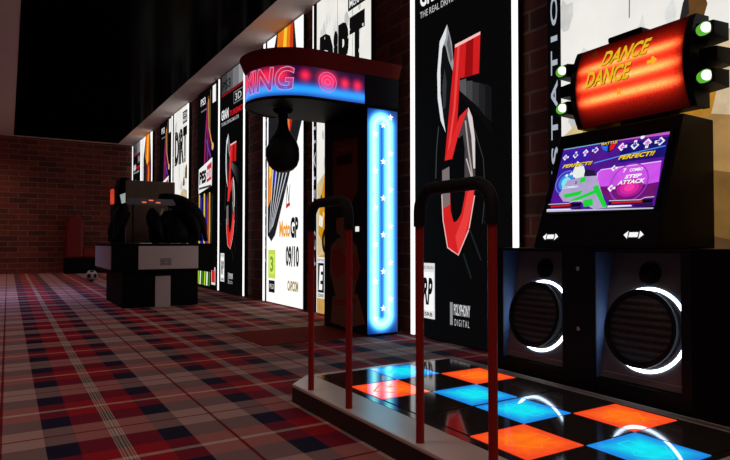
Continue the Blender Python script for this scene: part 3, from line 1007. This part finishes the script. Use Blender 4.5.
# sign above the screen
GY0, GY1, GZ0, GZ1 = 1.675, 2.43, 1.55, 2.02
def barrel(v):
    a = (v - 0.5) * 2
    return 3.035 - 0.065 * (1 - a * a)
prof = [(barrel(k / 12), GZ0 + (GZ1 - GZ0) * k / 12) for k in range(13)]
sg = MB().prism([(x + 0.012, GY1 - 0.03, z) for x, z in prof] + [(3.14, GY1 - 0.03, GZ1), (3.14, GY1 - 0.03, GZ0)], (0, GY0 - GY1 + 0.06, 0), M_CAB).build('sign_box', mach)
for y0_ in (GY0, GY1 - 0.035):
    MB().prism([(x - 0.004, y0_, z) for x, z in prof] + [(3.14, y0_, GZ1 + 0.004), (3.14, y0_, GZ0 - 0.004)], (0, 0.035, 0), M_CAB).build('end_cap', sg)
b = MB()
b.box((3.05, 1.86, 1.50), (3.16, 2.16, GZ0 + 0.01), M_CAB)
b.build('sign_bracket', mach)
MB().box((3.02, 1.98, GZ1 - 0.004), (3.16, 2.20, GZ1 + 0.03), M_CAB).build('carry_handle', sg, bevel=0.01)


def sign_mat():
    t = NT('orange_neon_sign')
    uv = t.n('ShaderNodeUVMap').outputs[0]
    sx = t.n('ShaderNodeSeparateXYZ')
    t.l(uv, sx.inputs[0])
    u, v = sx.outputs[0], sx.outputs[1]
    tot = None
    for c in (0.30, 0.50, 0.71):
        d = t.math('DIVIDE', t.math('SUBTRACT', v, c), 0.055)
        g = t.math('EXPONENT', t.math('MULTIPLY', t.math('MULTIPLY', d, d), -1.0))
        tot = g if tot is None else t.math('ADD', tot, g)
    e = t.math('ABSOLUTE', t.math('SUBTRACT', u, 0.5))
    ends = t.math('SUBTRACT', 1.0, t.math('POWER', t.math('MULTIPLY', e, 2.0), 7.0))
    tot = t.math('MULTIPLY', tot, ends)
    dv = t.math('DIVIDE', t.math('SUBTRACT', v, 0.51), 0.30)
    wide = t.math('EXPONENT', t.math('MULTIPLY', t.math('POWER', t.math('ABSOLUTE', dv), 3.0), -1.0))
    wide = t.math('MULTIPLY', wide, t.math('SUBTRACT', 1.0, t.math('POWER', t.math('MULTIPLY', e, 2.0), 6.0)))
    n = t.math('MULTIPLY_ADD', t.noise(130.0, 2.0), 1.6, 0.2)
    c1 = t.mix(1.0, S(255, 40, 22), (0.85, 0.9, 0.9), 'MULTIPLY')
    col = t.mix(t.math('MINIMUM', tot, 1.0), c1, S(255, 122, 62))
    t.p.inputs['Base Color'].default_value = (0.03, 0.004, 0.004, 1)
    t.p.inputs['Roughness'].default_value = 0.2
    t.l(col, t.p.inputs['Emission Color'])
    st = t.math('MULTIPLY_ADD', tot, 1.7, t.math('MULTIPLY_ADD', wide, 1.5, 0.02))
    t.l(t.math('MULTIPLY', st, n), t.p.inputs['Emission Strength'])
    return t.m


sw = GY1 - GY0 - 0.07
def sign_fn(u, v, h):
    t_ = v / (GZ1 - GZ0)
    return Vector((barrel(t_) - h, GY1 - 0.035 - u, GZ0 + v))
vs, fs, uvs = [], [], []
for k in range(13):
    for j in range(2):
        vs.append(sign_fn(sw * j, (GZ1 - GZ0) * k / 12, 0.0))
        uvs.append((j, k / 12))
for k in range(12):
    fs.append((2 * k, 2 * k + 1, 2 * k + 3, 2 * k + 2))
gl = link('glowing_face', vs, fs, [0] * 12, [sign_mat()], sg, smooth=0.8, uvs=uvs)
f = Flat(sign_fn, 0.001, 0.003)
YEL, OUT = em(236, 180, 36, 1.0, 0.25, 40), em(90, 40, 10, 1.0)
def sgp(x, y):        # outlines measured on the sign's middle plane
    return pick(555 + x / 3.834, 10 + y / 3.834, (2.985, GY1 - 0.035, GZ0), (0, -1, 0), (0, 0, 1))
for body, a, c, h_ in (('DANCE', (190, 222), (385, 168), 0.088), ('DANCE', (135, 305), (318, 265), 0.092)):
    p0, p1 = sgp(*a), sgp(*c)
    sk = p1[1] - p0[1]
    f.text(body, p0[0] + 0.004, p0[1] - 0.004, p1[0] + 0.004, p0[1] + h_ - 0.004, OUT, off=0.05, shear=0.35, skew=sk)
    f.text(body, p0[0], p0[1], p1[0], p0[1] + h_, YEL, off=0.035, shear=0.35, skew=sk)
for x, y, r, m_ in ((157, 172, 0.022, em(60, 44, 12)), (265, 318, 0.026, em(250, 150, 40))):
    a = sgp(x, y)
    f.star(a[0], a[1], r, m_)
a = sgp(400, 202)
f.arrow(a[0], a[1], 0.03, PI, em(250, 176, 40))
f.build('lettering', sg)

# side lamps, three pods on each end of the sign
M_DISC = em(246, 255, 240, 1.3, 0.02)
M_GRN = em(92, 178, 52, 1.0)
for side in (1, -1):
    ye = GY1 if side == 1 else GY0
    for k, z in enumerate((1.908, 1.785, 1.672) if side == -1 else (1.918, 1.80, 1.685)):
        yc = ye + side * (0.058 if side == 1 else 0.062)
        lit = k != 1
        x0 = (2.965 if lit else 2.99) + (0.02 if side == -1 else 0.0)
        hgt = 0.058
        pts = [(x0, yc + side * 0.004, z - 0.040), (x0, yc + side * 0.004, z + 0.040)]
        pod = MB()
        A = [(x0, -0.04, -0.040), (x0, 0.052, -0.034), (x0, 0.052, 0.034), (x0, -0.04, 0.040)]
        B = [(x0 + (0.165 if side == 1 else 0.145), -0.055, -0.052), (x0 + (0.165 if side == 1 else 0.145), 0.045, -0.045), (x0 + (0.165 if side == 1 else 0.145), 0.045, 0.045), (x0 + (0.165 if side == 1 else 0.145), -0.055, 0.052)]
        vs = [(x, yc + side * dy, z + dz) for x, dy, dz in A + B]
        fs = [(0, 1, 2, 3), (7, 6, 5, 4)] + [(j, j + 4, (j + 1) % 4 + 4, (j + 1) % 4) for j in range(4)]
        if side == -1:
            fs = [tuple(reversed(q)) for q in fs]
        pod.add(vs, fs, M_CAB)
        pd = pod.build('side_pod', sg, bevel=0.004)
        if lit:
            dirv = Vector((-0.60, -0.80, 0.0)).normalized()
            c0 = Vector((x0 - 0.002, yc + side * 0.006, z))
            MB().lathe([(0.031, -0.02), (0.031, 0.022), (0.028, 0.024), (0.026, 0.022)], c0, dirv, M_GRN, 32).build('lamp_rim', pd, smooth=0.6)
            MB().lathe([(0.0262, 0.023), (0.016, 0.027), (0.004, 0.028)], c0, dirv, M_DISC, 32).build('lamp_lens', pd, smooth=0.8)

piv = Vector((3.0, 2.075, 1.8))
sg.matrix_basis = Matrix.Translation(piv + Vector((-0.035, 0, 0))) @ Matrix.Rotation(math.radians(-2), 4, 'Z') @ Matrix.Translation(-piv)

# ------------------------------------------------------------------ boxing machine
M_NAVY = mat('boxing_cabinet_navy', (0.008, 0.009, 0.016), 0.5, spec=0.12, var=0.3, scale=5)
M_CAPR = mat('canopy_red', (0.20, 0.014, 0.014), 0.6, spec=0.12, var=0.15, scale=5)
M_UNDER = mat('canopy_underside', (0.004, 0.004, 0.005), 0.6, spec=0.08)
bx = thing('boxing_machine', (2.95, 5.0, 0), 'boxing arcade machine with curved red and blue sign and starry blue panel', 'arcade machine')
BX0, BX1, BY0, BY1 = 2.79, 3.125, 4.58, 5.42
MB().box((BX0, BY0, 0.0), (BX1, BY1, 2.09), M_NAVY).build('cabinet', bx, bevel=0.004)


def star_mat():
    t = NT('blue_neon_panel')
    x, y, z = t.pos()
    dx = t.math('SUBTRACT', x, 2.942)
    dz = t.math('MAXIMUM', t.math('SUBTRACT', t.math('ABSOLUTE', t.math('SUBTRACT', z, 1.055)), 0.87), 0.0)
    d = t.math('SQRT', t.math('ADD', t.math('MULTIPLY', dx, dx), t.math('MULTIPLY', dz, dz)))
    d = t.math('ABSOLUTE', t.math('SUBTRACT', d, 0.080))
    core = t.math('EXPONENT', t.math('MULTIPLY', t.math('POWER', t.math('DIVIDE', d, 0.055), 2.0), -1.0))
    glow = t.math('EXPONENT', t.math('DIVIDE', d, -0.06))
    n = t.noise(170.0, 2.0)
    g2 = t.math('MULTIPLY', glow, t.math('MULTIPLY_ADD', n, 1.2, 0.4))
    col = t.mix(core, S(14, 112, 245), S(130, 245, 255))
    t.p.inputs['Base Color'].default_value = (0.01, 0.02, 0.06, 1)
    t.p.inputs['Roughness'].default_value = 0.3
    t.l(col, t.p.inputs['Emission Color'])
    t.l(t.math('ADD', t.math('MULTIPLY_ADD', g2, 1.3, 0.05), t.math('MULTIPLY', core, 2.3)), t.p.inputs['Emission Strength'])
    return t.m


sp = MB().box((2.797, 4.566, 0.022), (3.118, 4.58, 2.082), star_mat()).build('star_panel', bx)
WST = em(255, 240, 250, 1.6, 0.02)
for k in range(6):
    for (sx_, sy_) in ((390.4, 117.6), (383.2, 125.2), (375.4, 133.8)):
        a = pick(sx_, sy_, (2.797, 4.566, 0.022), (1, 0, 0), (0, 0, 1))
        f = Flat(plane_fn((2.797, 4.566, 0.022), (1, 0, 0), (0, 0, 1)), 0.0, 0.002)
        f.star(a[0], a[1] - 0.338 * k, 0.034, WST)
        f.build('star', sp)

# dim artwork on the cabinet's front, facing into the room
M_AORG = mat('dull_orange_print', (0.20, 0.045, 0.016), 0.6, spec=0.1)
M_ASKIN = mat('dull_skin_print', (0.26, 0.10, 0.055), 0.6, spec=0.1)
M_ADRK = mat('dull_dark_print', (0.02, 0.014, 0.016), 0.6, spec=0.1)
M_ARED = mat('dull_red_print', (0.30, 0.035, 0.025), 0.6, spec=0.1)
AO, AU, AV = (BX0, BY1, 0.0), (0, -1, 0), (0, 0, 1)
f = Flat(plane_fn(AO, AU, AV), 0.0004, 0.001)
A = lambda *pts: [pick(x, y, AO, AU, AV) for x, y in pts]
f.poly(A((333, 142), (358, 137), (358, 190), (350, 206), (333, 206)), M_AORG)
f.poly(A((337, 157), (352, 153), (352, 163), (337, 166)), M_ADRK)
f.poly(A((338, 149), (351, 145), (351, 149), (338, 152)), M_ASKIN)
f.poly(A((336, 222), (339, 214), (345, 212), (349, 218), (348, 232), (343, 238), (337, 233)), M_ASKIN)
f.poly(A((337, 218), (340, 212), (346, 210), (349, 216), (344, 217)), M_ADRK)
f.poly(A((331, 246), (338, 238), (348, 236), (357, 246), (360, 268), (354, 296), (336, 296), (330, 272)), M_ASKIN)
f.poly(A((333, 250), (341, 248), (346, 258), (345, 274), (337, 278), (332, 268)), M_ARED)
f.poly(A((347, 256), (356, 254), (361, 266), (358, 280), (349, 278)), M_ARED)
f.poly(A((333, 296), (358, 294), (366, 324), (347, 328), (331, 322)), M_ASKIN)
f.poly(A((335, 300), (356, 298), (357, 303), (334, 306)), M_ARED)
f.build('boxer_print', bx)
f = Flat(plane_fn(AO, AU, AV), 0.0004, 0.003)
a = pick(357.5, 229, AO, AU, AV)
f.rect(a[0] - 0.035, a[1] - 0.024, a[0] + 0.035, a[1] + 0.024, em(240, 235, 230))
f.build('coin_button', bx)

# canopy: capsule in plan
RC, YC, XC = 0.44, 5.0, 2.26
def rim(off, n=28):
    r = RC + off
    pts = [(3.125, YC - r)]
    for k in range(n + 1):
        a = PI * k / n
        pts.append((XC - r * math.sin(a), YC - r * math.cos(a)))
    pts.append((3.125, YC + r))
    return pts
def fascia_fn(s, v, h):
    r = RC + h
    if s >= 0:
        return Vector((XC + s, YC - r, 2.095 + v))
    a = min(-s / RC, PI)
    if -s / RC <= PI:
        return Vector((XC - r * math.sin(a), YC - r * math.cos(a), 2.095 + v))
    return Vector((XC + (-s - PI * RC), YC + r, 2.095 + v))
MB().prism([(x, y, 2.091) for x, y in rim(-0.012)], (0, 0, 0.285), M_UNDER).build('canopy', bx)
lo, hi = rim(-0.004), rim(0.062)
n_ = len(lo)
vs = [(x, y, 2.372) for x, y in lo] + [(x, y, 2.395) for x, y in rim(0.015)] + [(x, y, 2.505) for x, y in hi] + [(x, y, 2.51) for x, y in rim(0.045)]
fs = []
for q in range(3):
    for k in range(n_ - 1):
        fs.append((q * n_ + k + 1, q * n_ + k, (q + 1) * n_ + k, (q + 1) * n_ + k + 1))
fs.append(tuple(range(3 * n_ + n_ - 1, 3 * n_ - 1, -1)))
fs.append(tuple(range(n_)))
fs.append(tuple(q * n_ for q in (0, 1, 2, 3)))
fs.append(tuple(q * n_ + n_ - 1 for q in (3, 2, 1, 0)))
link('canopy_cap', vs, fs, [0] * len(fs), [M_CAPR], bx, smooth=0.6)


def fascia_mat():
    t = NT('red_blue_neon_sign')
    uv = t.n('ShaderNodeUVMap').outputs[0]
    sx = t.n('ShaderNodeSeparateXYZ')
    t.l(uv, sx.inputs[0])
    u, v = sx.outputs[0], sx.outputs[1]
    d = t.math('DIVIDE', t.math('SUBTRACT', v, 0.075), 0.052)
    blue = t.math('EXPONENT', t.math('MULTIPLY', t.math('MULTIPLY', d, d), -1.0))
    low = t.math('EXPONENT', t.math('MULTIPLY', t.math('DIVIDE', v, 0.11), -1.0))
    red = None
    for (uc, vc, r, k) in ((0.29, 0.175, 0.044, 1.0), (0.42, 0.172, 0.044, 1.0), (-0.095, 0.195, 0.046, 1.0), (0.075, 0.185, 0.055, 1.0), (0.115, 0.185, 0.055, 1.0), (0.155, 0.185, 0.055, 1.0), (-0.30, 0.19, 0.07, 0.9), (-0.45, 0.19, 0.07, 1.0), (-0.62, 0.19, 0.07, 0.9), (-0.80, 0.19, 0.07, 0.9)):
        a = t.math('DIVIDE', t.math('SUBTRACT', u, uc), r)
        b2 = t.math('DIVIDE', t.math('SUBTRACT', v, vc), r)
        g = t.math('EXPONENT', t.math('MULTIPLY', t.math('ADD', t.math('MULTIPLY', a, a), t.math('MULTIPLY', b2, b2)), -1.2))
        g = t.math('MULTIPLY', g, k)
        red = g if red is None else t.math('ADD', red, g)
    n = t.math('MULTIPLY_ADD', t.noise(150.0, 2.0), 0.5, 0.75)
    cb = t.mix(blue, S(12, 40, 150), S(24, 150, 255))
    cb = t.mix(1.0, cb, cb)
    sb = t.math('MULTIPLY_ADD', blue, 1.0, t.math('MULTIPLY_ADD', low, 0.5, 0.06))
    vm = t.n('ShaderNodeVectorMath', operation='SCALE')
    t.l(cb, vm.inputs[0])
    t.l(t.math('MULTIPLY', sb, n), vm.inputs['Scale'])
    vr = t.n('ShaderNodeVectorMath', operation='SCALE')
    vr.inputs[0].default_value = (1.0, 0.018, 0.045)
    t.l(t.math('MULTIPLY_ADD', t.math('MINIMUM', red, 1.1), 1.1, 0.012), vr.inputs['Scale'])
    va = t.n('ShaderNodeVectorMath', operation='ADD')
    t.l(vm.outputs[0], va.inputs[0])
    t.l(vr.outputs[0], va.inputs[1])
    t.p.inputs['Base Color'].default_value = (0.01, 0.01, 0.03, 1)
    t.p.inputs['Roughness'].default_value = 0.25
    t.l(va.outputs[0], t.p.inputs['Emission Color'])
    t.p.inputs['Emission Strength'].default_value = 1.0
    return t.m


vs, fs, uvs = [], [], []
NS = 60
s0, s1 = 0.495, -PI * RC
for k in range(NS + 1):
    s_ = s0 + (s1 - s0) * k / NS
    for v_ in (0.012, 0.275):
        vs.append(fascia_fn(s_, v_, 0.0))
        uvs.append((s_, v_))
for k in range(NS):
    fs.append((2 * k + 2, 2 * k, 2 * k + 1, 2 * k + 3))
fc = link('sign_face', vs, fs, [0] * NS, [fascia_mat()], bx, smooth=0.8, uvs=uvs)
# dark frame under and right of the lit face
b = MB()
for k in range(NS):
    a0, a1 = 0.865 + (s1 - 0.865) * k / NS, 0.865 + (s1 - 0.865) * (k + 1) / NS
    q = [fascia_fn(a0, -0.012, -0.01), fascia_fn(a1, -0.012, -0.01), fascia_fn(a1, -0.012, 0.012), fascia_fn(a0, -0.012, 0.012)]
    b.prism(q, (0, 0, 0.026), M_UNDER)
b.box((XC + 0.495, 4.555, 2.09), (3.125, 4.565, 2.385), M_NAVY)
b.build('sign_frame', bx)


def letter_mat():
    t = NT('sign_letter_fill')
    x, y, z = t.pos()
    k = t.math('DIVIDE', t.math('SUBTRACT', z, 2.15), 0.14)
    n = t.n('ShaderNodeClamp')
    t.l(k, n.inputs[0])
    t.l(t.mix(n.outputs[0], S(30, 110, 235), S(250, 40, 66)), t.p.inputs['Emission Color'])
    t.p.inputs['Emission Strength'].default_value = 0.75
    t.p.inputs['Base Color'].default_value = (0.02, 0.02, 0.02, 1)
    return t.m


f = Flat(fascia_fn, 0.001, 0.003)
L0, L1, LV0, LV1 = -1.13, -0.19, 0.062, 0.262
f.text('BOXING', L0, LV0, L1, LV1, letter_mat(), off=0.02, shear=0.12)
f.text('BOXING', L0 - 0.004, LV0 - 0.004, L1 + 0.004, LV1 + 0.004, em(214, 150, 200, 1.0), off=0.02, shear=0.12, outline=0.011)
f.build('sign_lettering', fc)
f = Flat(fascia_fn, 0.001, 0.003)
for r in (0.030, 0.060, 0.090):
    f.ring(0.115, 0.160, r - 0.007, r, em(214, 110, 190))
f.build('target_emblem', fc)

mat_ = MB().box((1.80, 4.60, 0.0), (2.789, 5.42, 0.006), mat('mat_red', (0.22, 0.022, 0.016), 0.9, spec=0.04, var=0.15)).build('floor_mat', None)
tag(mat_, 'dark red floor mat in front of the boxing machine', 'mat')

# punching bag
M_BAG = mat('bag_leather', (0.008, 0.007, 0.007), 0.5, bump=0.2, bscale=90)
bag = thing('punching_bag', (2.147, 5.0, 2.09), 'black pear shaped punching bag hanging under the boxing sign', 'punching bag')
pr_ = [(0.003, 1.492), (0.05, 1.499), (0.095, 1.522), (0.13, 1.560), (0.148, 1.612), (0.150, 1.660), (0.146, 1.720), (0.126, 1.780), (0.086, 1.835), (0.056, 1.885), (0.044, 1.935), (0.040, 2.0)]
MB().lathe(pr_, (2.147, 5.0, 0), (0, 0, 1), M_BAG, 40).build('bag_body', bag, smooth=0.9)
MB().lathe([(0.03, 1.995), (0.045, 2.0), (0.045, 2.03), (0.07, 2.035), (0.09, 2.06), (0.09, 2.077)], (2.147, 5.0, 0), (0, 0, 1), M_UNDER, 30).build('swivel_mount', bag, smooth=0.6)

# ------------------------------------------------------------------ game table in the hall
M_TBL = mat('table_black', (0.004, 0.004, 0.004), 0.6, spec=0.06)
M_WP = mat('table_panel_white', (0.50, 0.42, 0.44), 0.5, var=0.05)
M_BRD = mat('board_brown', (0.17, 0.125, 0.095), 0.7, var=0.2, scale=8)
M_BAR = mat('bar_grey', (0.16, 0.17, 0.20), 0.4, metal=0.4)
tb = thing('game_table', (1.78, 8.9, 0), 'black game table with white side panels standing in the hall', 'game table')
TX0, TX1, TY0, TY1 = 1.13, 2.46, 8.10, 9.65
MB().box((1.27, 8.16, 0.0), (2.25, 9.6, 0.50), M_TBL).build('base', tb, bevel=0.01)
b = MB()
b.box((TX0, TY0, 0.47), (TX1, TY1, 0.83), M_TBL)
b.box((TX0 - 0.01, TY0 - 0.01, 0.825), (TX1 + 0.01, TY1 + 0.01, 0.845), M_TBL)
b.build('tray', tb, bevel=0.006)
fp = MB().box((1.455, TY0 - 0.012, 0.505), (2.23, TY0, 0.81), M_WP).build('front_panel', tb, bevel=0.003)
tag(fp, 'white front panel with small badge')
f = Flat(plane_fn((1.80, TY0 - 0.012, 0.60), (1, 0, 0), (0, 0, 1)), 0.0015, 0.002)
MDK = mat('badge_grey', (0.09, 0.08, 0.085), 0.5)
f.rect(-0.07, -0.045, 0.07, 0.045, MDK)
f.frame(-0.06, -0.035, 0.06, 0.035, 0.008, M_WP)
f.text('HD', -0.04, -0.02, 0.04, 0.02, M_WP, off=0.03)
f.build('badge', fp)
MB().box((1.68, 8.145, 0.0), (1.875, 8.16, 0.41), M_WP).build('leg_panel', tb)
MB().box((TX0 - 0.012, TY0 + 0.02, 0.51), (TX0, TY1 - 0.03, 0.81), M_WP).build('side_panel', tb)
# board and light bar standing on the tray
bb = MB().box((1.50, 9.36, 0.846), (2.21, 9.42, 1.79), M_BRD).build('display_board', None)
tag(bb, 'plain brown board standing upright at the back of the game table', 'board')
bl = thing('light_bar', (1.63, 8.14, 0.846), 'grey light bar with red lamps on thin posts along the table front edge', 'light')
hb = MB().prism([(1.30, 8.12, 1.365), (1.335, 8.12, 1.435), (1.89, 8.12, 1.435), (1.935, 8.12, 1.365), (1.89, 8.12, 1.35), (1.335, 8.12, 1.35)], (0, 0.04, 0), M_BAR).build('bar_housing', bl)
for a, z in ((1.525, 1.385), (1.61, 1.412), (1.70, 1.385)):
    MB().box((a - 0.028, 8.116, z - 0.008), (a + 0.028, 8.12, z + 0.008), em(240, 110, 84, 1.0)).build('bar_lamp', hb)
for a in (1.39, 1.85):
    MB().tube([(a, 8.14, 0.846), (a, 8.14, 1.352)], 0.010, M_TBL, 10).build('bar_post', bl)
# black arched arms spreading over the table from a hub
M_ARM = mat('arm_black', (0.004, 0.004, 0.004), 0.5, spec=0.08, var=0.3)
cl = thing('mechanical_claw', (1.92, 8.6, 0.845), 'black mechanical claw with arched arms crouching on the game table', 'game prop')
b = MB()
b.lathe([(0.30, 0.847), (0.33, 0.90), (0.34, 1.04), (0.31, 1.17), (0.22, 1.27), (0.05, 1.32)], (2.02, 8.62, 0), (0, 0, 1), M_ARM, 24)
b.build('hub', cl, smooth=0.8)
arms = [((1.78, 8.45, 1.50), (2.15, 8.35, 1.46), (2.36, 8.3, 1.22), (2.38, 8.25, 0.88)),
        ((1.80, 8.6, 1.47), (2.22, 8.6, 1.40), (2.40, 8.6, 1.14), (2.40, 8.6, 0.88)),
        ((1.95, 8.4, 1.36), (2.20, 8.3, 1.28), (2.28, 8.28, 1.05), (2.27, 8.28, 0.88)),
        ((1.72, 8.55, 1.32), (1.66, 8.4, 1.20), (1.74, 8.3, 1.02), (1.80, 8.3, 0.9)),
        ((1.42, 8.9, 1.40), (1.34, 8.8, 1.26), (1.24, 8.6, 1.05), (1.20, 8.45, 0.88)),
        ((1.50, 9.1, 1.30), (1.36, 9.1, 1.16), (1.26, 9.0, 1.0), (1.22, 8.95, 0.88))]
for A_ in arms:
    P_ = [Vector(p) for p in A_]
    pts, rs = [], []
    for k in range(15):
        t_ = k / 14
        q = P_[0] * (1 - t_) ** 3 + P_[1] * 3 * t_ * (1 - t_) ** 2 + P_[2] * 3 * t_ * t_ * (1 - t_) + P_[3] * t_ ** 3
        pts.append(q)
        rs.append(0.03 + 0.072 * math.sin(PI * min(1.0, t_ * 1.15)) ** 0.8 if t_ < 0.87 else 0.03)
    MB().tube(pts, rs, M_ARM, 12).build('arm', cl, smooth=0.9)
MB().tube([(1.78, 8.52, 1.10), (1.80, 8.50, 1.20), (1.84, 8.48, 1.33)], [0.012, 0.022, 0.015], mat('arm_silver', (0.75, 0.72, 0.68), 0.3, metal=0.5), 10).build('silver_strut', cl, smooth=0.8)

# arcade cabinet behind the table
ac = thing('arcade_cabinet', (1.62, 10.8, 0), 'slim black arcade cabinet with orange lamp behind the game table', 'arcade machine')
b = MB()
b.prism([(1.52, 10.6, 0.0), (1.74, 10.6, 0.0), (1.74, 10.6, 1.95), (1.62, 10.6, 1.95), (1.52, 10.6, 1.55)], (0, 0.5, 0), M_TBL)
b.build('cabinet', ac, bevel=0.01)
f = Flat(plane_fn((1.52, 10.6, 0.0), (1, 0, 0), (0, 0, 1)), 0.0, 0.002)
f.poly([(0.08, 1.28), (0.17, 1.32), (0.18, 1.70), (0.08, 1.66), (0.11, 1.50)], em(150, 160, 158, 1.0, 0.5, 9))
f.build('screen', ac)
MB().box((1.475, 10.62, 1.50), (1.518, 10.8, 1.76), em(190, 60, 36, 1.0, 0.6, 6)).build('side_lamp', ac, bevel=0.02)

# red arcade seat by the back wall
M_SEAT = mat('seat_red_vinyl', (0.17, 0.012, 0.012), 0.45, bump=0.15)
st = thing('arcade_chair', (1.8, 18.4, 0), 'high backed red arcade chair on black base by back brick wall', 'chair')
MB().box((1.35, 18.2, 0.0), (2.43, 18.75, 0.43), M_TBL).build('base', st, bevel=0.02)
MB().box((1.79, 18.22, 0.43), (2.38, 18.73, 0.72), M_SEAT).build('cushion', st, bevel=0.06)
MB().prism([(1.37, 18.22, 0.43), (1.81, 18.22, 0.43), (1.79, 18.22, 1.45), (1.72, 18.22, 1.60), (1.60, 18.22, 1.65), (1.47, 18.22, 1.60), (1.39, 18.22, 1.42)], (0, 0.5, 0), M_SEAT).build('backrest', st, bevel=0.05)

# football
M_BW = mat('ball_white', (0.55, 0.50, 0.46), 0.45)
M_BB = mat('ball_black', (0.012, 0.012, 0.012), 0.45)


def football(c, r):
    g = (1 + 5 ** 0.5) / 2
    ico = [Vector(p).normalized() for p in [(-1, g, 0), (1, g, 0), (-1, -g, 0), (1, -g, 0), (0, -1, g), (0, 1, g), (0, -1, -g), (0, 1, -g), (g, 0, -1), (g, 0, 1), (-g, 0, -1), (-g, 0, 1)]]
    vs, fs, fm = [], [], []
    nu, nv = 56, 36
    for j in range(nv + 1):
        for i in range(nu):
            th, ph = PI * j / nv, 2 * PI * i / nu
            d = Vector((math.sin(th) * math.cos(ph), math.sin(th) * math.sin(ph), math.cos(th)))
            vs.append(Vector(c) + d * r)
    for j in range(nv):
        for i in range(nu):
            i2 = (i + 1) % nu
            q = (j * nu + i, (j + 1) * nu + i, (j + 1) * nu + i2, j * nu + i2)
            mid = sum((vs[k] for k in q), Vector((0, 0, 0))) / 4 - Vector(c)
            fs.append(q)
            fm.append(1 if max(mid.normalized().dot(p) for p in ico) > 0.935 else 0)
    return link('football', vs, fs, fm, [M_BW, M_BB], None, smooth=0.9)


tag(football((1.60, 14.4, 0.125), 0.125), 'black and white football lying on the tartan carpet', 'ball')
